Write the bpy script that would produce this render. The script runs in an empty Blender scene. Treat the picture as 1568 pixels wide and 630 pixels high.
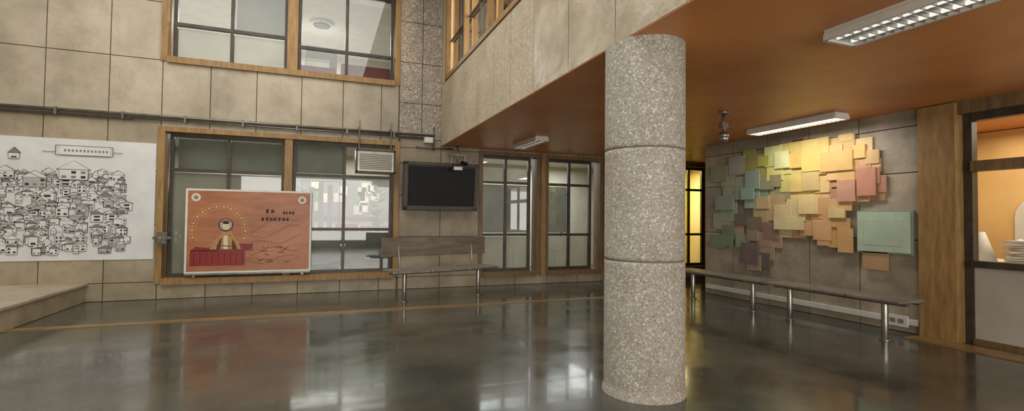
import bpy, bmesh, math, random
from mathutils import Vector, Matrix
random.seed(7)
scene=bpy.context.scene
try:
    scene.view_settings.view_transform='Standard'
    scene.view_settings.exposure=0.0
except Exception: pass

# ------------------------------------------------------------ materials
def lin(c):
    return tuple(((v/255.)/12.92 if v/255.<=0.04045 else ((v/255.+0.055)/1.055)**2.4) for v in c)+(1.0,)
MATS={}
def mat(name,c1,c2=None,rough=0.6,metal=0.0,scale=4.0,detail=6,bump=0.0,bscale=None,island=0.0,spec=0.5,emit=None,estr=0.0,coat=0.0,stretch=None,rough2=None,lo=.35,hi=.65):
    if name in MATS: return MATS[name]
    m=bpy.data.materials.new(name); m.use_nodes=True
    nt=m.node_tree; N=nt.nodes; L=nt.links
    b=N["Principled BSDF"]
    b.inputs["Roughness"].default_value=rough; b.inputs["Metallic"].default_value=metal
    b.inputs["Specular IOR Level"].default_value=spec
    b.inputs["Coat Weight"].default_value=coat
    c1=lin(c1); c2=lin(c2) if c2 else c1
    tc=N.new("ShaderNodeTexCoord"); mp=N.new("ShaderNodeMapping"); L.new(tc.outputs["Object"],mp.inputs[0])
    if stretch: mp.inputs["Scale"].default_value=stretch
    nz=N.new("ShaderNodeTexNoise"); nz.inputs["Scale"].default_value=scale; nz.inputs["Detail"].default_value=detail; nz.inputs["Roughness"].default_value=.62
    L.new(mp.outputs[0],nz.inputs["Vector"])
    cr=N.new("ShaderNodeValToRGB"); cr.color_ramp.elements[0].color=c1; cr.color_ramp.elements[1].color=c2
    cr.color_ramp.elements[0].position=lo; cr.color_ramp.elements[1].position=hi
    L.new(nz.outputs[0],cr.inputs[0])
    out=cr.outputs[0]
    if island:
        g=N.new("ShaderNodeNewGeometry"); mr=N.new("ShaderNodeMapRange")
        mr.inputs["To Min"].default_value=1-island; mr.inputs["To Max"].default_value=1+island
        L.new(g.outputs["Random Per Island"],mr.inputs[0])
        hs=N.new("ShaderNodeHueSaturation"); L.new(out,hs.inputs["Color"]); L.new(mr.outputs[0],hs.inputs["Value"]); out=hs.outputs[0]
    L.new(out,b.inputs["Base Color"])
    if rough2 is not None:
        n3=N.new("ShaderNodeTexNoise"); n3.inputs["Scale"].default_value=1.5; n3.inputs["Detail"].default_value=6; n3.inputs["Roughness"].default_value=.6
        L.new(mp.outputs[0],n3.inputs["Vector"])
        m3=N.new("ShaderNodeMapRange"); m3.inputs["From Min"].default_value=.38; m3.inputs["From Max"].default_value=.64
        m3.inputs["To Min"].default_value=rough; m3.inputs["To Max"].default_value=rough2
        L.new(n3.outputs[0],m3.inputs[0]); L.new(m3.outputs[0],b.inputs["Roughness"])
    if bump:
        n2=N.new("ShaderNodeTexNoise"); n2.inputs["Scale"].default_value=bscale or scale*4; n2.inputs["Detail"].default_value=4
        L.new(mp.outputs[0],n2.inputs["Vector"])
        bp=N.new("ShaderNodeBump"); bp.inputs["Strength"].default_value=bump; bp.inputs["Distance"].default_value=.02
        L.new(n2.outputs[0],bp.inputs["Height"]); L.new(bp.outputs[0],b.inputs["Normal"])
    if emit:
        b.inputs["Emission Color"].default_value=lin(emit); b.inputs["Emission Strength"].default_value=estr
    MATS[name]=m; return m
def blotch(m,col,scale,lo,hi,amt,stretch=None):
    """large secondary stain layer mixed over a material's base colour"""
    nt=m.node_tree;N=nt.nodes;L=nt.links;b=N["Principled BSDF"]
    src=b.inputs["Base Color"].links[0].from_socket
    tc=[n for n in N if n.type=='TEX_COORD'][0]
    n=N.new("ShaderNodeTexNoise"); n.inputs["Scale"].default_value=scale; n.inputs["Detail"].default_value=8; n.inputs["Roughness"].default_value=.65
    if stretch:
        mp=N.new("ShaderNodeMapping"); mp.inputs["Scale"].default_value=stretch; L.new(tc.outputs["Object"],mp.inputs[0]); L.new(mp.outputs[0],n.inputs["Vector"])
    else: L.new(tc.outputs["Object"],n.inputs["Vector"])
    r=N.new("ShaderNodeMapRange"); r.inputs["From Min"].default_value=lo; r.inputs["From Max"].default_value=hi; r.inputs["To Max"].default_value=amt
    L.new(n.outputs[0],r.inputs[0])
    x=N.new("ShaderNodeMixRGB"); L.new(r.outputs[0],x.inputs[0]); L.new(src,x.inputs[1]); x.inputs[2].default_value=lin(col)
    L.new(x.outputs[0],b.inputs["Base Color"]); return m
def speckle(name,base,base2,light,dark,scale=28,bump=.6,rough=.75,amt=.35,big=2.0):
    m=mat(name,base,base2,rough=rough,scale=big)
    nt=m.node_tree;N=nt.nodes;L=nt.links;b=N["Principled BSDF"]
    src=b.inputs["Base Color"].links[0].from_socket
    tc=[n for n in N if n.type=='TEX_COORD'][0]
    v=N.new("ShaderNodeTexVoronoi"); v.inputs["Scale"].default_value=scale; L.new(tc.outputs["Object"],v.inputs["Vector"])
    r=N.new("ShaderNodeValToRGB"); r.color_ramp.interpolation='LINEAR'
    sp=N.new("ShaderNodeSeparateColor"); L.new(v.outputs["Color"],sp.inputs[0])
    e=r.color_ramp.elements; e[0].position=0; e[0].color=lin(dark); e[1].position=1; e[1].color=lin(light)
    x=e.new(.22); x.color=lin(base); x=e.new(.78); x.color=lin(base2)
    L.new(sp.outputs[0],r.inputs[0])
    mx=N.new("ShaderNodeMixRGB"); mx.inputs[0].default_value=amt; L.new(src,mx.inputs[1]); L.new(r.outputs[0],mx.inputs[2]); L.new(mx.outputs[0],b.inputs["Base Color"])
    n2=N.new("ShaderNodeTexNoise"); n2.inputs["Scale"].default_value=scale*.6; n2.inputs["Detail"].default_value=5; L.new(tc.outputs["Object"],n2.inputs["Vector"])
    bp=N.new("ShaderNodeBump"); bp.inputs["Strength"].default_value=bump; bp.inputs["Distance"].default_value=.012
    L.new(n2.outputs[0],bp.inputs["Height"]); L.new(bp.outputs[0],b.inputs["Normal"])
    return m
def glass(name,tint,gl=.12,rough=.02):
    m=bpy.data.materials.new(name); m.use_nodes=True; nt=m.node_tree;N=nt.nodes;L=nt.links; N.clear()
    t=N.new("ShaderNodeBsdfTransparent"); t.inputs[0].default_value=lin(tint)
    g=N.new("ShaderNodeBsdfGlossy"); g.inputs["Roughness"].default_value=rough; g.inputs[0].default_value=(.9,.9,.9,1)
    f=N.new("ShaderNodeFresnel"); f.inputs[0].default_value=1.45
    a=N.new("ShaderNodeMath"); a.operation='ADD'; a.inputs[1].default_value=gl; a.use_clamp=True; L.new(f.outputs[0],a.inputs[0])
    x=N.new("ShaderNodeMixShader"); L.new(a.outputs[0],x.inputs[0]); L.new(t.outputs[0],x.inputs[1]); L.new(g.outputs[0],x.inputs[2])
    o=N.new("ShaderNodeOutputMaterial"); L.new(x.outputs[0],o.inputs[0]); return m
def translucent(name,c1,c2,k=.55):
    m=mat(name,c1,c2,rough=.6,scale=1.2); nt=m.node_tree;N=nt.nodes;L=nt.links
    b=N["Principled BSDF"]; src=b.inputs["Base Color"].links[0].from_socket
    t=N.new("ShaderNodeBsdfTranslucent"); L.new(src,t.inputs[0])
    x=N.new("ShaderNodeMixShader"); x.inputs[0].default_value=k; L.new(b.outputs[0],x.inputs[1]); L.new(t.outputs[0],x.inputs[2])
    o=[n for n in N if n.type=='OUTPUT_MATERIAL'][0]; L.new(x.outputs[0],o.inputs[0]); return m

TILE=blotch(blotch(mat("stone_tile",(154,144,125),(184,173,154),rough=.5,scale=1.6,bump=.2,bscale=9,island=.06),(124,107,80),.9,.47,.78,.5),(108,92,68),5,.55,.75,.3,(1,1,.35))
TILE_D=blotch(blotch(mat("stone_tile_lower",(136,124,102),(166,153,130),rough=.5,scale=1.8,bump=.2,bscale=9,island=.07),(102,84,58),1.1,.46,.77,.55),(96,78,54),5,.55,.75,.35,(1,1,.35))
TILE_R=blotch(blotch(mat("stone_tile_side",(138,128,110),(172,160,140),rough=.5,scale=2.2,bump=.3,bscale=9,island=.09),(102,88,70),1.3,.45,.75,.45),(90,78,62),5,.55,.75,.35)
GROUT=mat("tile_grout",(108,96,78),(122,109,91),rough=.9)
ROUGHC=speckle("bush_hammered_stone",(146,135,120),(166,155,141),(228,221,212),(86,76,66),scale=46,bump=.5,amt=.6)
PARA=speckle("parapet_stone",(170,157,134),(188,175,152),(230,221,203),(118,104,82),scale=44,bump=.5,amt=.4,big=1.5)
blotch(PARA,(142,121,90),1.6,.48,.74,.45)
PARA2=blotch(mat("parapet_smooth_stone",(160,148,126),(192,180,158),rough=.42,scale=2.6,bump=1.0,bscale=5,island=.06),(130,111,80),1.6,.46,.74,.55)
COL=speckle("column_terrazzo",(146,140,127),(168,162,149),(244,243,240),(84,77,68),scale=90,bump=.35,amt=.46,big=3.5)
blotch(COL,(138,119,94),2.0,.48,.74,.45)
COLB=mat("column_joint",(112,103,90))
WOOD=mat("oak_trim",(130,100,57),(160,126,77),rough=.5,scale=3,stretch=(6,6,1),bump=.05)
WOODD=mat("walnut_trim",(98,77,48),(126,101,66),rough=.5,scale=3,stretch=(6,6,1))
BRONZE=mat("bronze_frame",(58,52,44),(78,70,60),rough=.4,metal=.3,scale=8)
STEEL=mat("brushed_steel",(150,146,138),(178,174,166),rough=.3,metal=.9,scale=6)
DSTEEL=mat("dull_steel",(106,102,94),(136,130,120),rough=.35,metal=.7,scale=6)
SOFF=blotch(mat("orange_soffit_paint",(196,124,66),(218,147,85),rough=.42,scale=.8,detail=6,bump=.05,bscale=5,lo=.3,hi=.7),(142,84,44),.6,.44,.75,.55)
FLOOR=mat("polished_floor",(60,56,47),(86,82,70),rough=.10,rough2=.27,scale=.9,bump=.04,bscale=1.6,spec=.75,coat=.12)
blotch(FLOOR,(68,77,70),.35,.42,.62,.65); blotch(FLOOR,(54,44,32),2.6,.54,.74,.5); blotch(FLOOR,(42,34,24),6,.62,.75,.45,(.35,1.4,1)); blotch(FLOOR,(104,97,82),4,.62,.78,.3,(.4,1.2,1))
STRIP=mat("brown_floor_border",(118,92,56),(140,112,72),rough=.3,scale=4)
BLIND=translucent("pale_blind",(192,188,175),(208,204,192))
BLIND2=translucent("grey_blind",(154,155,146),(174,175,165))
BLIND3=translucent("smoked_pane",(136,138,127),(158,160,148),.25)
WHITE=mat("white_paint",(206,204,196),(220,218,210),rough=.5)
PANEL=mat("pale_grey_panel",(170,164,150),(186,180,166),rough=.4,scale=1)
BLACK=mat("black_plastic",(12,12,13),(18,18,19),rough=.45,spec=.2)
TVF=mat("tv_bezel",(48,40,33),(64,54,44),rough=.45,scale=3)
GLASS=glass("window_glass",(246,250,247),.06)
GLASSB=glass("bright_glass",(250,250,248),.0)
PLASTER=mat("room_plaster",(188,182,167),(206,200,187),rough=.8,scale=1)
PLASW=mat("room_plaster_warm",(206,170,108),(224,189,128),rough=.8,scale=1)
PLASY=mat("room_plaster_yellow",(220,190,70),(236,208,96),rough=.8,scale=1)
CEILW=mat("ceiling_white",(200,198,190),(212,210,202),rough=.8)
LAMP=mat("fluorescent_tube",(255,255,250),emit=(255,252,240),estr=5)
LAMP2=mat("fluorescent_tube_dim",(240,240,236),emit=(255,252,244),estr=.8)

# ------------------------------------------------------------ mesh builder
class MB:
    def __init__(s,name): s.name=name; s.bm=bmesh.new(); s.mats=[]; s.smooth=set()
    def mi(s,m):
        if m not in s.mats: s.mats.append(m)
        return s.mats.index(m)
    def box(s,m,x0,x1,y0,y1,z0,z1,rot=None,piv=None):
        vs=[Vector((x,y,z)) for x in(x0,x1) for y in(y0,y1) for z in(z0,z1)]
        if rot is not None:
            p=Vector(piv) if piv else Vector(((x0+x1)/2,(y0+y1)/2,(z0+z1)/2))
            vs=[rot@(v-p)+p for v in vs]
        v=[s.bm.verts.new(q) for q in vs]; i=s.mi(m)
        for f in((0,1,3,2),(4,6,7,5),(0,4,5,1),(2,3,7,6),(0,2,6,4),(1,5,7,3)):
            fc=s.bm.faces.new([v[k] for k in f]); fc.material_index=i
    def poly(s,m,pts):
        f=s.bm.faces.new([s.bm.verts.new(p) for p in pts]); f.material_index=s.mi(m); return f
    def cyl(s,m,p0,p1,r,r1=None,seg=16,cap=True):
        p0=Vector(p0);p1=Vector(p1);r1=r if r1 is None else r1
        d=(p1-p0).normalized(); a=Vector((0,0,1)) if abs(d.z)<.9 else Vector((1,0,0))
        u=d.cross(a).normalized(); w=d.cross(u); i=s.mi(m)
        A=[];B=[]
        for k in range(seg):
            t=2*math.pi*k/seg; q=u*math.cos(t)+w*math.sin(t)
            A.append(s.bm.verts.new(p0+q*r));B.append(s.bm.verts.new(p1+q*r1))
        for k in range(seg):
            f=s.bm.faces.new((A[k],A[(k+1)%seg],B[(k+1)%seg],B[k]));f.material_index=i;f.smooth=True
        if cap:
            f=s.bm.faces.new(A);f.material_index=i;f=s.bm.faces.new(B);f.material_index=i
    def ball(s,m,c,rx,ry=None,rz=None,u=14,v=9):
        ry=ry or rx; rz=rz or rx
        r=bmesh.ops.create_uvsphere(s.bm,u_segments=u,v_segments=v,radius=1,matrix=Matrix.Translation(c)@Matrix.Diagonal((rx,ry,rz,1)))
        i=s.mi(m)
        for f in {f for q in r['verts'] for f in q.link_faces}: f.material_index=i; f.smooth=True
    def done(s,bevel=0,parent=None):
        bmesh.ops.recalc_face_normals(s.bm,faces=s.bm.faces)
        me=bpy.data.meshes.new(s.name); s.bm.to_mesh(me); s.bm.free()
        for m in s.mats: me.materials.append(m)
        o=bpy.data.objects.new(s.name,me); bpy.context.collection.objects.link(o)
        if bevel:
            b=o.modifiers.new("bevel","BEVEL"); b.width=bevel; b.segments=2; b.limit_method='ANGLE'; b.angle_limit=math.radians(50)
        if parent: o.parent=parent
        return o

def sub(r,h):
    x0,x1,z0,z1=r;a0,a1,b0,b1=h
    if a0>=x1 or a1<=x0 or b0>=z1 or b1<=z0: return [r]
    o=[]
    if a0>x0:o.append((x0,a0,z0,z1))
    if a1<x1:o.append((a1,x1,z0,z1))
    c0=max(x0,a0);c1=min(x1,a1)
    if b0>z0:o.append((c0,c1,z0,b0))
    if b1<z1:o.append((c0,c1,b1,z1))
    return o
def subs(rs,holes):
    for h in holes:
        rs=[q for r in rs for q in sub(r,h)]
    return rs
def tilewall(name,ax,face,back,u0,u1,z0,z1,us,zs,holes,matf,thick=.03,gap=.006):
    W=MB(name); sgn=-1 if back>face else 1
    def bx(m,a0,a1,n0,n1,b0,b1):
        n0,n1=min(n0,n1),max(n0,n1)
        if ax==1: W.box(m,a0,a1,n0,n1,b0,b1)
        else: W.box(m,n0,n1,a0,a1,b0,b1)
    for r in subs([(u0,u1,z0,z1)],holes): bx(GROUT,r[0],r[1],face,back,r[2],r[3])
    for i in range(len(us)-1):
        for j in range(len(zs)-1):
            for r in subs([(us[i],us[i+1],zs[j],zs[j+1])],holes):
                if r[1]-r[0]<.05 or r[3]-r[2]<.03: continue
                m=matf((r[0]+r[1])/2,(r[2]+r[3])/2)
                bx(m,r[0]+gap,r[1]-gap,face,face+sgn*thick,r[2]+gap,r[3]-gap)
    return W.done()

S=2.65; YB=9.05; XR=6.5; XE=2.08; H=6.0
# ------------------------------------------------------------ shell
f=MB("floor"); f.box(FLOOR,-5.7,11,-4.2,13.2,-.2,0); f.done()
t=MB("trim_1"); t.box(STRIP,-5.6,6.1,7.04,7.2,0,.006); t.done()
t=MB("trim_2"); t.box(STRIP,6.16,6.46,-1.5,3.6,0,.012); t.done()

W1=(-2.33,1.29,.27,2.65); W2=(-2.33,1.27,3.73,5.6); W34=(2.86,5.56,.22,2.58); W5=(7.55,8.5,.22,2.58)
us=[-5.6,-5.3,-4.5,-3.76,-3.0,-2.33,-1.68,-1.02,-.34,.33,.98,1.29]
zs=[0,.27,1.15,1.98,2.8,3.71,4.62,5.53,H]
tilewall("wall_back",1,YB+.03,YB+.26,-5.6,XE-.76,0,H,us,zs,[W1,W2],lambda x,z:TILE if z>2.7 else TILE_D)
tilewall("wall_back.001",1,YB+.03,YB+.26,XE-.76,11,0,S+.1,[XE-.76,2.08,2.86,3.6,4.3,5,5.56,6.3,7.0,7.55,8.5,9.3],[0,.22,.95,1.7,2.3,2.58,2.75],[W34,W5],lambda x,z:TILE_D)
tilewall("wall_back.002",1,YB+.02,YB+.26,XE-.78,XE,2.75,H,[XE-.78,XE-.37,XE],[2.75,3.4,4.15,4.9,5.6,H],[],lambda x,z:ROUGHC)
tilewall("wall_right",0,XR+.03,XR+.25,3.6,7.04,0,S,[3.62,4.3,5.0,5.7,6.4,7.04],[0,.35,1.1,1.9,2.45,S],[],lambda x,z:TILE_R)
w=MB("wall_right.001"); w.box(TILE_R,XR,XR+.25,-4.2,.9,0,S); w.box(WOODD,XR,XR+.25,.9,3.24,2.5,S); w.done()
w=MB("wall_left"); w.box(TILE,-5.9,-5.6,-4.2,YB+.3,0,H); w.done()
w=MB("wall_rear"); w.box(TILE_D,-5.9,11,-4.4,-4.2,0,H); w.done()
w=MB("wall_corridor"); w.box(PLASTER,9.3,9.5,-4.2,YB+.3,0,S); w.done()
tilewall("wall_balcony",0,XE+.03,XE+.25,-4.2,YB+.02,S-.005,H,[-4.2,-3.2,-2.2,-1.2,-.2,.7,1.55,2.4,3.2,3.97,4.76,5.45,6.05,6.75,7.45,8.2,YB+.02],[S-.008,3.8,5.42,H],[(5.0,8.75,3.82,5.4)],
   lambda y,z:PARA if y>4.7 else PARA2)
c=MB("ceiling"); c.box(CEILW,-5.9,11,-4.4,13.2,H,H+.2); c.done()
so=MB("ceiling_soffit"); so.box(SOFF,XE+.004,9.3,-4.2,YB+.0,S-.01,S+.12); so.done()

# ---- rooms behind the windows
r=MB("wall_office")
r.box(PLASTER,-3,9.5,12.6,12.8,0,H); r.box(PLASTER,-3.2,-3,YB+.3,12.8,0,H); r.box(PLASTER,9.3,9.5,YB+.3,12.8,0,H)
r.box(PLASTER,1.9,2.0,YB+.3,12.6,0,S)
r.box(PLASY,7.0,9.3,10.6,10.7,0,2.75); r.box(PLASY,6.9,7.0,YB+.3,10.7,0,2.75)
r.done()
r=MB("ceiling_office"); r.box(CEILW,-3,9.3,YB+.27,12.6,2.78,2.92); r.box(CEILW,-3,2.1,YB+.27,12.6,5.2,5.3); r.done()
r=MB("wall_sideroom"); r.box(PLASW,9.0,9.2,-1,6.9,0,S-.02); r.box(PLASW,XR+.25,9.0,4.3,4.45,0,S-.02); r.box(PLASW,XR+.25,9.0,-.9,-.75,0,S-.02); r.done()
GALW=mat("gallery_plaster",(236,222,188),(246,234,204),rough=.8,scale=1)
r=MB("wall_gallery"); r.box(GALW,4.4,4.6,-4.2,YB+.4,S+.12,H); r.box(GALW,XE+.05,4.4,YB+.25,YB+.35,S+.12,H); r.done()

# ------------------------------------------------------------ windows
def window(name,x0,x1,z0,z1,groups,vert,trans,yf=YB-.02,depth=.26,fw=.06,wood=WOOD,glassm=GLASS,posts=(),panels=()):
    W=MB(name)
    yb=yf+depth
    W.box(wood,x0-.03,x0+fw,yf,yb,z0-.03,z1+.03); W.box(wood,x1-fw,x1+.03,yf,yb,z0-.03,z1+.03)
    W.box(wood,x0+fw,x1-fw,yf,yb,z1-fw*.8,z1+.03); W.box(wood,x0+fw,x1-fw,yf-.03,yb,z0-.05,z0+fw*.8)
    for a,b in posts: W.box(wood,a,b,yf+.02,yb,z0+.04,z1-.04)
    yg=yb-.06; q=.026
    for (a,b),vv,tt in zip(groups,vert,trans):
        zb=z0+fw*.8; zt=z1-fw*.8
        for X in (a,b-2*q): W.box(BRONZE,X,X+2*q,yg-.03,yg+.03,zb,zt)
        for Z in (zb,zt-2*q): W.box(BRONZE,a+2*q,b-2*q,yg-.03,yg+.03,Z,Z+2*q)
        for X in vv: W.box(BRONZE,X-q,X+q,yg-.027,yg+.027,zb,zt)
        for Z in tt: W.box(BRONZE,a,b,yg-.035,yg+.024,Z-q,Z+q)
        W.poly(glassm,[(a+.01,yg,zb+.01),(b-.01,yg,zb+.01),(b-.01,yg,zt-.01),(a+.01,yg,zt-.01)])
    for m,a,b,c0,c1,off in panels: W.box(m,a,b,yg+off,yg+off+.008,c0,c1)
    return W.done()
window("window_1",-2.33,1.29,.27,2.65,[(-2.24,-.58),(-.46,1.22)],[[-1.42],[.38]],[[2.02],[2.02,1.08]],posts=[(-.58,-.46)],
   panels=[(BLIND3,-2.2,-.62,2.06,2.56,.3),(BLIND3,-.42,.36,2.06,2.56,.06),(BLIND,-2.2,-.62,.36,1.98,.05),(BLIND2,-.42,.34,.34,1.04,.06),(BLIND2,.42,1.18,.34,1.04,.06)])
window("window_2",-2.33,1.27,3.73,5.6,[(-2.24,-.58),(-.42,1.2)],[[-1.42],[.38]],[[4.36],[4.24]],posts=[(-.58,-.42)],
   panels=[(BLIND,-2.2,-1.45,3.8,4.32,.06),(BLIND,-1.4,-.62,3.8,4.32,.06),(BLIND2,-1.38,-.64,4.4,5.3,.12)])
window("window_3",2.86,4.1,.22,2.58,[(2.9,3.98)],[[3.44]],[[2.02,.98]],fw=.05,wood=WOODD,
   panels=[(BLIND,2.95,3.42,.3,.94,.05),(BLIND,3.46,3.95,.3,.94,.05),(BLIND2,2.95,3.42,1.02,1.98,.05),(BLIND2,3.46,3.95,1.02,1.98,.05),(BLIND,2.95,3.95,2.06,2.3,.09)])
window("window_4",4.26,5.56,.22,2.58,[(4.34,5.4)],[[4.87]],[[2.02,.98]],fw=.05,wood=WOODD,
   panels=[(BLIND,4.38,4.85,.3,.94,.05),(BLIND,4.89,5.38,.3,.94,.05),(BLIND2,4.38,4.85,1.02,1.98,.05)])
t=MB("trim_3"); t.box(WOOD,4.13,4.23,YB-.06,YB+.24,.17,2.62); t.box(WOOD,5.6,5.72,YB-.06,YB,.0,2.62); t.done()
window("window_5",7.55,8.5,.22,2.58,[(7.6,8.45)],[[8.02]],[[2.02,.98]],fw=.05,wood=WOODD,glassm=GLASSB)

W=MB("window_6")
W.box(WOOD,XR-.05,XR+.25,3.24,3.6,0,S-.02)
W.box(BRONZE,XR+.1,XR+.2,3.16,3.235,.0,2.5)
W.box(BRONZE,XR+.1,XR+.2,.92,1.0,.0,2.5)
W.box(BRONZE,XR+.09,XR+.2,1.0,3.16,2.42,2.5)
W.box(WOODD,XR+.06,XR+.2,1.0,3.16,1.87,1.98)
W.box(BRONZE,XR+.05,XR+.2,1.0,3.16,.83,.9)
W.box(PANEL,XR+.12,XR+.17,1.0,3.16,.06,.83)
W.box(WOODD,XR+.08,XR+.2,1.0,3.16,0,.06)
W.box(BRONZE,XR+.1,XR+.19,2.0,2.05,.9,2.42)
W.poly(GLASSB,[(XR+.14,1.0,.9),(XR+.14,3.16,.9),(XR+.14,3.16,2.42),(XR+.14,1.0,2.42)])
W.done()
W=MB("window_7")
W.box(WOOD,XE-.02,XE+.2,5.0,8.75,3.8,3.87);W.box(WOOD,XE-.02,XE+.2,5.0,8.75,5.34,5.41)
y=8.68
for k in range(4):
    W.box(WOOD,XE-.01,XE+.07,y,y+.07,3.87,5.34)
    if k<3:
        W.box(BRONZE,XE+.06,XE+.09,y-.60,y-.58,3.87,5.34); W.box(BRONZE,XE+.06,XE+.09,y-1.13,y,4.5,4.53)
    y-=1.2
W.box(WOOD,XE-.02,XE+.2,5.0,5.1,3.87,5.34)
W.poly(GLASSB,[(XE+.1,5.1,3.87),(XE+.1,8.68,3.87),(XE+.1,8.68,5.34),(XE+.1,5.1,5.34)])
W.done()

# ------------------------------------------------------------ column
def lathe(b,m,prof,cx,cy,seg=72):
    rings=[[b.bm.verts.new((cx+r*math.cos(2*math.pi*k/seg),cy+r*math.sin(2*math.pi*k/seg),z)) for k in range(seg)] for r,z,_ in prof]
    for j in range(len(prof)-1):
        i=b.mi(prof[j][2] or m)
        for k in range(seg):
            f=b.bm.faces.new((rings[j][k],rings[j][(k+1)%seg],rings[j+1][(k+1)%seg],rings[j+1][k]));f.material_index=i;f.smooth=True
C=MB("column"); R0=.302
prof=[(R0+.012,0,None),(R0+.010,.03,None),(R0,.05,None),(R0,.07,None)]
for z in (1.0,1.83): prof+=[(R0,z-.03,None),(R0,z-.006,COLB),(R0-.006,z-.003,COLB),(R0-.006,z+.003,COLB),(R0,z+.006,None),(R0,z+.03,None)]
prof+=[(R0,2.60,None),(R0,S-.01,None)]
lathe(C,COL,prof,2.33,3.17); C.done()

# ------------------------------------------------------------ wall pipes
p=MB("wall_conduit")
p.cyl(DSTEEL,(-5.55,YB-.06,2.82),(1.95,YB-.06,2.82),.022); p.cyl(DSTEEL,(-2.7,YB-.05,2.77),(1.9,YB-.05,2.77),.014)
p.box(BRONZE,-5.55,-2.7,YB-.04,YB,2.74,2.78)
x=-5.2
while x<1.9: p.box(DSTEEL,x-.015,x+.015,YB-.085,YB,2.74,2.85); x+=.8
p.box(WHITE,1.75,1.9,YB-.12,YB,2.68,2.78)
p.cyl(DSTEEL,(1.93,YB-.06,2.98),(1.93,YB-.06,2.55),.014); p.cyl(DSTEEL,(1.6,YB-.05,2.6),(2.3,YB-.05,2.6),.014)
p.done()
p=MB("wall_bracket"); p.box(DSTEEL,-2.36,-2.14,8.9,9.02,.93,.97); p.box(DSTEEL,-2.3,-2.2,8.88,9.02,.86,1.04); p.cyl(STEEL,(-2.25,8.87,.95),(-2.25,8.83,.95),.02); p.done(.003)

# ------------------------------------------------------------ map poster
PW=mat("poster_paper",(200,201,200),(216,217,216),rough=.45,scale=2)
INK=mat("ink_black",(34,32,32)); INKG=mat("ink_grey",(120,118,116)); INKL=mat("ink_light_grey",(166,164,160))
M=MB("village_map_poster")
M.box(PW,-4.85,-2.38,YB-.012,YB-.001,.62,2.40)
yy=[YB-.0130]
def rect(b,m,x0,x1,z0,z1): b.poly(m,[(x0,yy[0],z0),(x1,yy[0],z0),(x1,yy[0],z1),(x0,yy[0],z1)])
def line(b,m,ax,az,bx,bz,w=.006):
    d=Vector((bx-ax,bz-az)).normalized()*w; n=Vector((-d.y,d.x))*.5
    b.poly(m,[(ax-n.x,yy[0],az-n.y),(bx-n.x,yy[0],bz-n.y),(bx+n.x,yy[0],bz+n.y),(ax+n.x,yy[0],az+n.y)])
def house(b,x,z,w,h,g):
    yy[0]-=.000022
    rect(b,random.choice([PW,PW,PW,INKL]),x,x+w,z,z+h)
    yy[0]-=.00001
    b.poly(random.choice([PW,PW,INKL,INKG]),[(x-.1*w,yy[0],z+h),(x+w*1.1,yy[0],z+h),(x+w/2,yy[0],z+h+g)])
    yy[0]-=.00001
    for s in((x,z,x+w,z),(x,z,x,z+h),(x+w,z,x+w,z+h),(x-.1*w,z+h,x+1.1*w,z+h),(x-.1*w,z+h,x+w/2,z+h+g),(x+1.1*w,z+h,x+w/2,z+h+g)): line(b,random.choice([INK,INKG]),*s,w=random.choice([.005,.008]))
    n=random.choice([1,2,3])
    for k in range(n):
        for j in range(random.choice([1,2])):
            a=x+w*(k+.25)/n; c0=z+h*(.15+.45*j); rect(b,random.choice([INK,INKG,INK]),a,a+w*.5/n,c0,c0+h*.25)
hs=[]
for k in range(330):
    x=random.uniform(-4.8,-2.80); z=random.uniform(.70,1.82)
    hs.append((x,z))
hs.sort(key=lambda q:-q[1])
for x,z in hs: house(M,x,z,random.uniform(.06,.16),random.uniform(.05,.13),random.uniform(.02,.07))
house(M,-3.55,1.80,.34,.15,.13); house(M,-4.25,1.80,.2,.1,.08); house(M,-3.95,1.68,.26,.14,.1)
house(M,-4.12,2.08,.12,.08,.08)
for a in(-4.25,-3.9): line(M,INK,a,1.9,a+.25,1.75)
rect(M,PW,-3.55,-2.95,2.16,2.29)
for s in((-3.6,2.16,-2.92,2.16),(-3.6,2.30,-2.92,2.30),(-3.6,2.16,-3.6,2.3),(-2.92,2.16,-2.92,2.3),(-3.75,2.2,-3.6,2.2),(-2.92,2.22,-2.8,2.22)): line(M,INKG,*s,w=.01)
yy[0]-=.0002
for k in range(12): rect(M,INKG,-3.5+k*.045,-3.475+k*.045,2.21,2.245)
M.done()

# ------------------------------------------------------------ orange display board
OR=mat("orange_poster_print",(136,80,48),(178,114,74),rough=.35,scale=1.4,stretch=(1,1,4),detail=9,lo=.3,hi=.7)
RED=mat("poster_red",(112,20,12),(134,28,18),rough=.4); GOLD=mat("poster_gold",(190,140,60),(220,170,90),scale=20); BRN=mat("poster_brown",(84,46,28))
CRM=mat("poster_cream",(214,196,170)); GRY=mat("poster_grey",(150,136,124),(190,176,160),scale=30)
B=MB("temple_poster_board")
yb=8.97; x0,x1,z0,z1=-1.93,-.17,.42,1.69
B.box(WHITE,x0-.03,x1+.03,yb,yb+.025,z0-.03,z1+.03)
B.box(OR,x0,x1,yb-.004,yb+.001,z0,z1)
yy[0]=yb-.006
def PX(x): return x0+(x-285)/190*(x1-x0)
def PZ(y): return z1-(y-298)/118*(z1-z0)
def disc(b,m,cx,cz,r,rz=None,n=20):
    rz=rz or r; b.poly(m,[(cx+r*math.cos(2*math.pi*k/n),yy[0],cz+rz*math.sin(2*math.pi*k/n)) for k in range(n)])
for a in range(0,215,8):
    t=math.radians(a-15); disc(B,GOLD if a%16 else CRM,PX(332)+.37*math.cos(t),PZ(358)+.40*math.sin(t),.012)
for rr in(.41,.33):
    for a in range(0,215,10):
        t=math.radians(a-15);u=math.radians(a-5); line(B,GOLD,PX(332)+rr*math.cos(t),PZ(358)+(rr+.03)*math.sin(t),PX(332)+rr*math.cos(u),PZ(358)+(rr+.03)*math.sin(u),w=.005)
yy[0]-=.001
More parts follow.
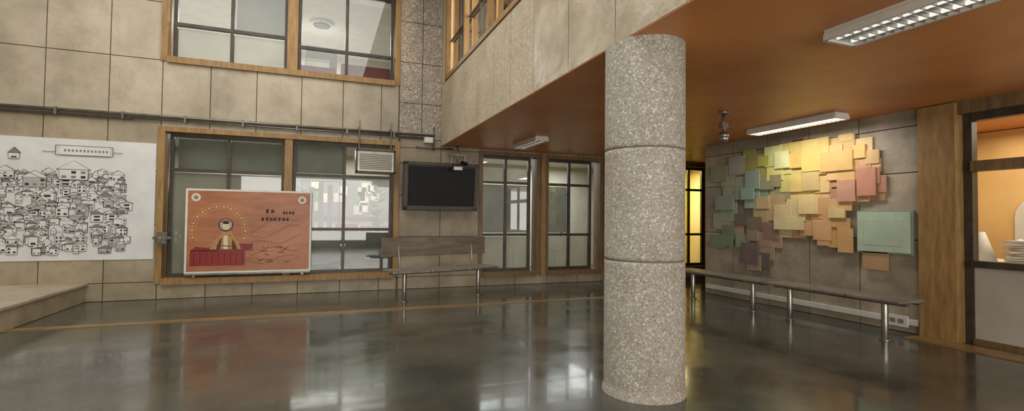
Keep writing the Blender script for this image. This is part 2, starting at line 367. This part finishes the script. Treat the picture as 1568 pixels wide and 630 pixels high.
rect(B,RED,PX(290),PX(372),PZ(408),PZ(386)); rect(B,RED,PX(326),PX(384),PZ(386),PZ(376))
B.poly(RED,[(PX(x),yy[0],PZ(y)) for x,y in((290,386),(298,380),(316,382),(326,378),(326,386))])
line(B,GOLD,PX(290),PZ(386),PX(330),PZ(386),w=.008)
for k in range(9): line(B,BRN,PX(296+k*9),PZ(406),PX(296+k*9),PZ(390),w=.004)
yy[0]-=.001
ROBE=mat("poster_robe",(150,112,64),(186,146,92),scale=25)
B.poly(ROBE,[(PX(x),yy[0],PZ(y)) for x,y in((318,384),(324,372),(333,364),(336,356),(350,356),(354,365),(361,372),(366,384))])
B.poly(BRN,[(PX(x),yy[0]-.0004,PZ(y)) for x,y in((328,384),(332,372),(337,366),(334,384))])
B.poly(BRN,[(PX(x),yy[0]-.0004,PZ(y)) for x,y in((352,384),(352,368),(357,376),(360,384))])
disc(B,BRN,PX(342),PZ(348),.105,.105)
yy[0]-=.001
disc(B,GRY,PX(342),PZ(348),.085,.09); B.poly(CRM,[(PX(x),yy[0],PZ(y)) for x,y in((339,384),(339,364),(345,364),(346,384))])
yy[0]-=.001
disc(B,CRM,PX(342),PZ(350),.045,.055); disc(B,BRN,PX(342),PZ(344),.055,.03); line(B,BRN,PX(328),PZ(378),PX(356),PZ(380),w=.012)
yy[0]-=.001
for d in(-.016,.016): disc(B,BRN,PX(342)+d,PZ(350),.006,.004,8)
line(B,BRN,PX(342)-.012,PZ(353),PX(342)+.012,PZ(353),w=.004)
for (cx,cy,n,w_) in((412,327,2,.06),(440,329,4,.04),(420,339,7,.05)):
    for k in range(n):
        xx=PX(cx)+(k-n/2)*w_*1.2+.02; zz=PZ(cy)
        for _ in range(6):
            a=random.uniform(-.4,.4)*w_;c_=random.uniform(-.5,.5)*w_
            if random.random()<.5: line(B,BRN,xx-w_*.4,zz+c_,xx+w_*.4,zz+c_+.005,w=.008)
            else: line(B,BRN,xx+a,zz-w_*.5,xx+a+.004,zz+w_*.5,w=.008)
LT=mat("poster_highlight",(204,146,104)); LT2=mat("poster_shade",(116,64,38))
for k in range(9):
    px=[(380+i*10,402-k*6+5*math.sin(i*.8+k)-i*(.6+k*.25)) for i in range(9)]
    for (a,b_),(c_,d) in zip(px,px[1:]): line(B,LT if k%2 else LT2,PX(a),PZ(b_),PX(c_),PZ(d),w=.005)
for k in range(26):
    cx=random.uniform(388,440);cy=random.uniform(378,408); line(B,random.choice([GOLD,LT,LT2]),PX(cx),PZ(cy),PX(cx+random.uniform(3,10)),PZ(cy+random.uniform(-3,3)),w=.012)
yy[0]-=.001
for x in(297,462): disc(B,CRM,PX(x),PZ(308 if x<300 else 309),.065,.065,24)
yy[0]-=.001
for x in(297,462): disc(B,INKG,PX(x),PZ(308 if x<300 else 309),.03,.03,24)
B.box(DSTEEL,x0-.02,x1+.02,yb-.02,yb+.03,z0-.055,z0-.03)
for x in(x0+.1,x1-.1): B.box(DSTEEL,x-.02,x+.02,yb,yb+.05,.325,z0-.055)
B.done()

# ------------------------------------------------------------ hanging ventilator box
V=MB("wall_air_conditioner")
V.box(STEEL,.54,1.2,8.72,9.0,2.06,2.46)
V.box(PANEL,.60,1.14,8.715,8.722,2.12,2.40)
for k in range(9): V.box(DSTEEL,.60,1.14,8.705,8.72,2.125+k*.031,2.133+k*.031)
V.box(BRONZE,.54,1.2,8.70,8.722,2.06,2.09);V.box(BRONZE,.54,1.2,8.70,8.722,2.43,2.46);V.box(BRONZE,.54,.57,8.70,8.722,2.06,2.46);V.box(BRONZE,1.17,1.2,8.70,8.722,2.06,2.46)
for x in(.6,1.14): V.cyl(DSTEEL,(x,8.86,2.46),(x,8.86,2.98),.012); V.box(DSTEEL,x-.01,x+.01,8.86,9.05,2.86,2.88)
V.done(.004)

# ------------------------------------------------------------ TV
T=MB("wall_television"); rx=Matrix.Rotation(math.radians(4),3,'X'); pv=(2.06,8.9,1.87)
T.box(TVF,1.36,2.74,8.83,8.92,1.44,2.31,rx,pv)
T.box(BLACK,1.45,2.66,8.815,8.84,1.53,2.23,rx,pv)
for a in((1.36,2.74,2.25,2.31),(1.36,2.74,1.44,1.52),(1.36,1.44,1.44,2.31),(2.67,2.74,1.44,2.31)): T.box(TVF,a[0],a[1],8.80,8.84,a[2],a[3],rx,pv)
T.box(BLACK,1.8,2.3,8.9,9.05,1.7,2.1)
T.done(.008)
G=MB("ceiling_sensor_mount")
G.cyl(DSTEEL,(2.28,8.6,S-.01),(2.28,8.6,2.2),.016); G.box(DSTEEL,2.12,2.46,8.57,8.63,2.42,2.45); G.box(DSTEEL,2.14,2.18,8.57,8.62,2.28,2.43)
G.box(STEEL,2.2,2.36,8.53,8.66,2.16,2.22); G.cyl(BLACK,(2.36,8.6,2.3),(2.42,8.5,2.27),.035); G.cyl(STEEL,(2.28,8.6,S-.01),(2.28,8.6,S-.03),.06)
G.box(DSTEEL,2.40,2.44,8.58,8.62,2.3,2.43)
G.done()

# ------------------------------------------------------------ benches
def bench(name,cx,cy,length,width,ang,zt=.48,back=False,nlegs=2):
    b=MB(name); Rm=Matrix.Rotation(ang,3,'Z'); P=Vector((cx,cy,0))
    def bx(m,x0,x1,y0,y1,z0,z1): b.box(m,cx+x0,cx+x1,cy+y0,cy+y1,z0,z1,Rm,P)
    def pt(x,y,z): return Rm@Vector((x,y,0))+Vector((cx,cy,z))
    h=length/2;w=width/2
    for k in range(3):
        a=-h+k*length/3; bx(SEAT,a+.006,a+length/3-.006,-w,w,zt-.028,zt)
        bx(STEEL,a+.006,a+length/3-.006,-w-.006,-w+.012,zt-.04,zt-.004)
    bx(DSTEEL,-h+.05,h-.05,-.03,.03,zt-.075,zt-.028)
    for k in range(nlegs):
        x=-h+.28+(length-.56)*k/(nlegs-1)
        b.cyl(STEEL,pt(x,0,0.012),pt(x,0,zt-.05),.034,seg=20); b.cyl(STEEL,pt(x,0,0),pt(x,0,.014),.055,seg=20)
        bx(DSTEEL,x-.025,x+.025,-w+.04,w-.04,zt-.055,zt-.028)
        if back: b.cyl(STEEL,pt(x,w-.02,zt-.03),pt(x,w+.05,.98),.014)
    if back:
        bx(BENW,-h,h,w+.02,w+.05,.68,.98)
    return b.done(.004)
SEAT=mat("bench_seat_metal",(128,123,112),(152,146,134),rough=.35,metal=.4,scale=5)
BENW=mat("dark_bench_wood",(92,82,68),(120,109,94),rough=.3,scale=3,stretch=(1,1,5))
bench("metal_bench",5.83,5.98,1.78,.42,math.radians(90))
bench("metal_bench",5.83,4.18,1.74,.42,math.radians(90))
bench("waiting_bench",1.87,7.85,1.9,.42,math.radians(15),zt=.5,back=True)

# ------------------------------------------------------------ low plinth left
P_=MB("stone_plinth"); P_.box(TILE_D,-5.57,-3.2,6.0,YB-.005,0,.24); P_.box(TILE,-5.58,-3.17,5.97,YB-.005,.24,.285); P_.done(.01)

# ------------------------------------------------------------ mosaic
def yw(x):
    u=(x-784)/752.77; return XR*(.932-.3626*u)/(.3626+.932*u)
def zw(x,y):
    D=.3626*XR+.932*yw(x); return 1.3-(y-335.2-.0109*(x-784))*D/752.77
poly=[(1100,265),(1118,243),(1140,243),(1140,236),(1190,235),(1210,222),(1210,205),(1265,200),(1265,210),(1310,200),(1330,208),(1332,232),(1356,240),(1356,272),(1345,300),(1330,320),(1318,350),(1350,385),(1350,405),(1330,405),(1288,385),(1240,357),(1190,355),(1190,376),(1165,403),(1140,403),(1140,372),(1100,374),(1103,330),(1110,300)]
def inside(x,y):
    c=False;n=len(poly)
    for i in range(n):
        a,b=poly[i],poly[(i+1)%n]
        if (a[1]>y)!=(b[1]>y) and x<(b[0]-a[0])*(y-a[1])/(b[1]-a[1])+a[0]: c=not c
    return c
anch=[(1110,270,(152,147,120)),(1130,275,(154,158,126)),(1150,270,(148,158,124)),(1155,250,(156,146,72)),(1180,255,(172,158,74)),(1185,290,(146,142,106)),(1125,310,(138,148,122)),(1150,300,(132,154,132)),(1165,300,(124,124,106)),(1110,335,(142,149,120)),(1115,360,(128,143,112)),
(1140,320,(108,97,80)),(1130,360,(150,126,102)),(1155,345,(128,108,90)),(1155,385,(118,98,88)),(1180,350,(148,124,102)),(1178,370,(152,130,106)),
(1205,225,(200,184,112)),(1220,220,(204,182,98)),(1205,262,(208,199,120)),(1195,245,(208,199,134)),(1240,235,(210,182,92)),(1225,270,(208,181,104)),(1240,290,(214,186,122)),(1270,250,(214,174,100)),(1290,220,(216,177,106)),(1320,225,(216,182,122)),(1345,250,(208,172,118)),(1300,260,(212,170,110)),
(1240,310,(214,188,132)),(1205,340,(208,190,142)),(1260,330,(204,164,112)),(1275,345,(200,157,106)),(1240,345,(200,158,108)),(1302,292,(194,146,114)),(1332,278,(192,142,112)),(1330,300,(192,147,110)),(1300,340,(200,158,104)),(1300,370,(202,160,102)),(1345,395,(176,148,106)),(1285,327,(208,176,126)),(1180,320,(178,156,108))]
mc={}
def mcol(c):
    g=sum(c)/3; q=.78 if c[1]>=c[0] or g<125 else .95
    c=[(v*q+g*(1-q)) for v in c]
    k=tuple(int(round(v/8)*8) for v in c)
    if k not in mc: mc[k]=mat("art_tile_%d_%d_%d"%k,tuple(int(v*.96) for v in k),tuple(min(255,int(v*1.04)) for v in k),rough=.5,scale=5)
    return mc[k]
A=MB("tile_relief_artwork")
cells=[]
x=1104
while x<1362:
    y=206
    while y<412:
        jx=x+random.uniform(-5,5);jy=y+random.uniform(-5,5)
        if inside(jx,jy): cells.append((jx,jy))
        y+=15
    x+=16*(1+(x-1104)/258*.35)
random.shuffle(cells)
ZM=2.47
def tile(x0_,y0_,x1_,y1_,col,t):
    ya,yb_=yw(x0_),yw(x1_); xm=(x0_+x1_)/2; z1_=min(ZM,zw(xm,y0_)); z0_=zw(xm,y1_)
    A.box(mcol(col),XR-t,XR-t+.02,yb_,ya,z0_,z1_)
    A.box(BRN,XR-t+.02,XR-.002,yb_+.05,ya-.05,z0_+.05,z1_-.05)
for cx,cy in cells:
    s=random.uniform(8,13)*(1+(cx-1104)/258*.2); s2=s*random.uniform(.8,1.15)
    a=min(anch,key=lambda q:(q[0]-cx)**2+(q[1]-cy)**2)
    if random.random()<.2: a=random.choice(sorted(anch,key=lambda q:(q[0]-cx)**2+(q[1]-cy)**2)[:3])
    v0=random.uniform(-9,9); c=[v+v0+random.uniform(-2,2) for v in a[2]]
    if cx+s>1312 and cy+s2>322 and cy-s2<383: continue
    tile(cx-s,cy-s2,cx+s,cy+s2,c,.022+random.random()*.04)
for (a,b_,c0,d,col,t) in((1288,276,1316,309,(196,144,118),.08),(1318,258,1347,300,(192,138,110),.075),(1324,386,1363,413,(176,148,106),.05),(1288,350,1311,387,(204,160,102),.07),(1228,300,1258,328,(220,194,134),.075),(1140,372,1165,404,(116,98,90),.06),(1146,262,1168,290,(138,158,130),.075),(1140,288,1160,306,(134,162,148),.08),(1190,333,1235,352,(208,194,146),.07),(1274,320,1300,334,(214,182,124),.08),(1140,236,1192,262,(160,150,70),.03),(1262,232,1312,262,(212,172,102),.075),(1233,206,1275,262,(214,185,100),.07),(1192,232,1214,258,(212,206,152),.08),(1100,300,1128,322,(140,150,122),.07)):
    tile(a,b_,c0,d,col,t)
A.done(.004)
GRN=mat("pale_green_plaque",(164,182,160),(184,200,178),rough=.35,scale=3)
GRN2=mat("pale_green_plaque_edge",(134,152,130))
A=MB("green_wall_plaque")
A.box(GRN2,XR-.05,XR-.002,3.66,4.30,.92,1.45); A.box(GRN,XR-.07,XR-.05,3.68,4.28,.94,1.43)
A.box(GRN,XR-.073,XR-.07,3.76,4.20,1.02,1.35)
A.done(.01)
A=MB("baseboard_right"); A.box(WHITE,XR-.03,XR-.001,3.62,7.0,.10,.17); A.done(.004)
A=MB("wall_socket"); A.box(WHITE,XR-.06,XR-.031,3.72,3.95,.07,.2); A.box(INKG,XR-.064,XR-.06,3.76,3.82,.11,.16); A.box(INKG,XR-.064,XR-.06,3.85,3.91,.11,.16); A.done(.004)

# ------------------------------------------------------------ ceiling lights
def fixture(name,x0,x1,y0,y1,lamp=LAMP,power=30,col=(1,.96,.9)):
    b=MB(name); zt=S-.011
    b.box(WHITE,x0,x1,y0,y1,zt-.035,zt)
    n=2; w=(x1-x0)
    b.box(WHITE,x0-.01,x0+.015,y0,y1,zt-.075,zt-.03); b.box(WHITE,x1-.015,x1+.01,y0,y1,zt-.075,zt-.03)
    b.box(WHITE,x0,x1,y0-.01,y0+.015,zt-.075,zt-.03); b.box(WHITE,x0,x1,y1-.015,y1+.01,zt-.075,zt-.03)
    for k in range(n):
        xc=x0+w*(k+.5)/n; b.cyl(lamp,(xc,y0+.04,zt-.055),(xc,y1-.04,zt-.055),.014,seg=10)
    k=y0+.08
    while k<y1-.05: b.box(STEEL,x0+.015,x1-.015,k,k+.006,zt-.074,zt-.045); k+=.06
    b.done()
    if power:
        l=bpy.data.lights.new(name+"_glow","AREA"); l.shape='RECTANGLE'; l.size=w; l.size_y=y1-y0; l.energy=power; l.color=col
        o=bpy.data.objects.new(name+"_glow",l); bpy.context.collection.objects.link(o); o.location=((x0+x1)/2,(y0+y1)/2,zt-.09)
fixture("ceiling_light",5.78,6.02,4.1,5.42,LAMP,20)
fixture("ceiling_light",3.25,3.55,1.0,2.38,LAMP2,5)
fixture("ceiling_light",3.2,3.42,7.2,8.2,LAMP2,8)
G=MB("ceiling_dome_camera"); x,y=4.57,4.64
G.cyl(STEEL,(x,y,S-.01),(x,y,S-.04),.06); G.cyl(STEEL,(x,y,S-.03),(x,y,2.36),.022); G.cyl(STEEL,(x,y,2.38),(x,y,2.32),.05,.065); G.ball(STEEL,(x,y,2.31),.05); G.box(STEEL,x-.05,x+.05,y-.03,y+.03,2.44,2.5); G.done()

# ------------------------------------------------------------ room contents behind glass
DR=mat("dark_red_upholstery",(94,20,20),(116,28,28),rough=.6); GRNP=mat("leaf_green",(66,110,36),(108,150,60),rough=.6,scale=12); GREYF=mat("grey_cabinet",(96,98,94),(116,118,112),rough=.5)
def cab(name,x0,x1,y0,y1,z0,z1,m):
    b=MB(name); b.box(m,x0,x1,y0,y1,z0+.05,z1); b.box(BRONZE,x0+.03,x1-.03,y0+.03,y1,z0,z0+.05)
    n=max(1,int((x1-x0)/.5)); w=(x1-x0)/n
    for k in range(n):
        b.box(m,x0+k*w+.01,x0+(k+1)*w-.01,y0-.015,y0,z0+.07,z1-.02); b.box(STEEL,x0+k*w+w*.8,x0+k*w+w*.84,y0-.03,y0-.015,(z0+z1)/2-.06,(z0+z1)/2+.06)
    b.done(.004)
cab("office_cabinet",-2.9,-1.2,12.0,12.55,0,1.9,GREYF); cab("office_cabinet",.9,1.85,11.9,12.35,0,1.1,WOODD)
cab("office_cabinet",-.35,.25,10.6,11.1,2.925,4.75,GREYF)
cab("red_storage_cabinet",.3,1.25,9.5,9.8,2.925,4.12,DR); cab("red_storage_cabinet",-.4,.2,9.6,9.9,2.925,4.04,DR)
b=MB("document_box"); b.box(WHITE,-.3,.1,9.65,9.88,4.042,4.18); b.box(PANEL,-.31,.11,9.64,9.89,4.15,4.19); b.done(.004)
b=MB("office_ceiling_lamp"); b.cyl(WHITE,(-.05,10.5,5.2),(-.05,10.5,5.14),.22,seg=32); b.cyl(INKG,(-.05,10.5,5.14),(-.05,10.5,5.12),.16,seg=32); b.done()
def desk(name,x0,x1,y0,y1,z,m=WHITE):
    b=MB(name); b.box(m,x0,x1,y0,y1,z+.7,z+.74)
    for X in(x0+.04,x1-.08):
        for Y in(y0+.04,y1-.08): b.box(STEEL,X,X+.04,Y,Y+.04,z,z+.7)
    b.box(m,x0+.08,x1-.08,y1-.1,y1-.08,z+.3,z+.7); b.done(.003)
desk("office_desk",-.3,1.1,10.1,10.8,0)
b=MB("notice_board"); b.box(WOODD,-.6,1.7,12.5,12.59,1.25,2.3); b.box(GREYF,-.55,1.65,12.48,12.5,1.3,2.25)
for k in range(14):
    x=random.uniform(-.5,1.4); z=random.uniform(1.35,2.0); b.box(random.choice([WHITE,CRM,GRNP,PANEL]),x,x+.2,12.465,12.48,z,z+.22)
b.done()
def chair(name,cx,cy,z,m=DR):
    b=MB(name); b.box(m,cx-.24,cx+.24,cy-.24,cy+.24,z+.42,z+.52); b.box(m,cx-.24,cx+.24,cy+.2,cy+.28,z+.52,z+1.15)
    b.cyl(STEEL,(cx,cy,z+.1),(cx,cy,z+.42),.03)
    for k in range(5):
        t=k*2*math.pi/5; b.cyl(DSTEEL,(cx,cy,z+.1),(cx+.27*math.cos(t),cy+.27*math.sin(t),z+.03),.018)
    b.done(.02)
chair("office_chair",.55,11.3,0,DR)
def plant(name,cx,cy,z,h,n=60):
    b=MB(name); b.cyl(BRN,(cx,cy,z),(cx,cy,z+.3),.12,.16,seg=20)
    b.cyl(BRN,(cx,cy,z+.3),(cx,cy,z+h*.7),.015)
    for k in range(n):
        t=random.uniform(0,6.28); zz=z+h*random.uniform(.45,.95); l=random.uniform(.15,.32); o=Vector((cx,cy,zz)); d=Vector((math.cos(t),math.sin(t),random.uniform(-.2,.7)))*l; s=Vector((-math.sin(t),math.cos(t),0))*.05
        b.poly(GRNP,[o,o+d*.5+s,o+d,o+d*.5-s])
    b.done()
plant("potted_plant",1.0,9.75,0,1.9,110); plant("potted_plant",-.3,11.9,0,2.0,110); plant("potted_plant",5.6,11,0,2.0,90)
b=MB("hanging_banner")
for k,(x,zc) in enumerate(((.0,1.95),(.16,1.9),(-.16,1.85))): b.box(GREYF,x-.045,x+.045,9.9,9.915,1.0,zc)
b.cyl(BRONZE,(-.35,9.9,1.97),(.35,9.9,1.97),.012)
for x in(-.33,.33): b.cyl(BRONZE,(x,9.9,0),(x,9.9,1.97),.012); b.box(BRONZE,x-.02,x+.02,9.75,10.05,0,.03)
b.done()
desk("reception_desk",7.2,8.4,1.6,4.1,.1)
b=MB("paper_stack")
for k in range(9):
    a=Matrix.Rotation(random.uniform(-.5,.5),3,'Z'); b.box(WHITE,7.5,7.8,2.9+.02*k,3.3,.84+k*.03,.865+k*.03,a)
b.cyl(WHITE,(7.6,3.55,.84),(7.6,3.55,1.2),.14,.03); b.cyl(WHITE,(7.85,3.3,.84),(7.85,3.3,1.12),.12,.02)
b.done()
b=MB("arched_mirror")
Ym=3.5
pts=[(8.97,Ym+.325,.95),(8.97,Ym-.325,.95)]+[(8.97,Ym-.325*math.cos(math.pi*k/12),1.4+.3*math.sin(math.pi*k/12)) for k in range(13)]
b.poly(WHITE,pts); b.box(WOODD,8.96,9.0,Ym-.36,Ym+.36,.9,.95); b.done()

# ------------------------------------------------------------ lights
def area(name,loc,sx,sy,e,col=(1,1,1),rot=(0,0,0)):
    l=bpy.data.lights.new(name,"AREA"); l.shape='RECTANGLE'; l.size=sx; l.size_y=sy; l.energy=e; l.color=col
    o=bpy.data.objects.new(name,l); bpy.context.collection.objects.link(o); o.location=loc; o.rotation_euler=rot
area("atrium_overhead_fill",(-1.8,3.8,5.9),6,8,410,(1,.975,.925))  # added overhead fill; the ceiling above is closed, without a skylight
area("rear_fill",(1.5,-3.9,1.6),9,2.6,400,(1,.97,.92),(math.radians(90),0,0))  # added fill behind camera for soffit, right wall and column; no glazing there
area("office_lights_low",(-.5,11,2.7),4,2.5,90,(1,.98,.93))
area("office_lights_low_b",(4.6,11,2.7),4,2.5,130,(.97,.99,1))
area("office_lights_up",(-.5,11,5.1),2.5,1.2,130,(1,1,.98))
area("corridor_lights",(8.2,9.9,2.6),1.2,1,110,(1,.88,.42))
area("sideroom_lights",(8,2.5,2.55),1.5,3,60,(1,.9,.72))
area("gallery_end_fill",(3.5,6.2,4.6),1.5,2.2,320,(1,.95,.84),(math.radians(90),0,0))  # added lamp inside gallery, aimed at its end wall to brighten balcony windows
w=bpy.data.worlds.new("World"); scene.world=w; w.use_nodes=True; w.node_tree.nodes["Background"].inputs[0].default_value=(.8,.85,.9,1); w.node_tree.nodes["Background"].inputs[1].default_value=.5

# ------------------------------------------------------------ camera
yw_,p,r=.3711,.0269,.0109
F=Vector((math.sin(yw_)*math.cos(p),math.cos(yw_)*math.cos(p),math.sin(p)))
Rt=Vector((math.cos(yw_),-math.sin(yw_),0)); Up=Vector((-math.sin(yw_)*math.sin(p),-math.cos(yw_)*math.sin(p),math.cos(p)))
c_,s_=math.cos(r),math.sin(r)
R2=Rt*c_+Up*s_; U2=Up*c_-Rt*s_
cd=bpy.data.cameras.new("camera"); cam=bpy.data.objects.new("camera",cd); bpy.context.collection.objects.link(cam)
M4=Matrix((R2,U2,-F)).transposed().to_4x4(); M4.translation=Vector((0,0,1.3)); cam.matrix_world=M4
cd.sensor_width=36; cd.lens=36*752.77/1568; cd.clip_start=.05
scene.camera=cam
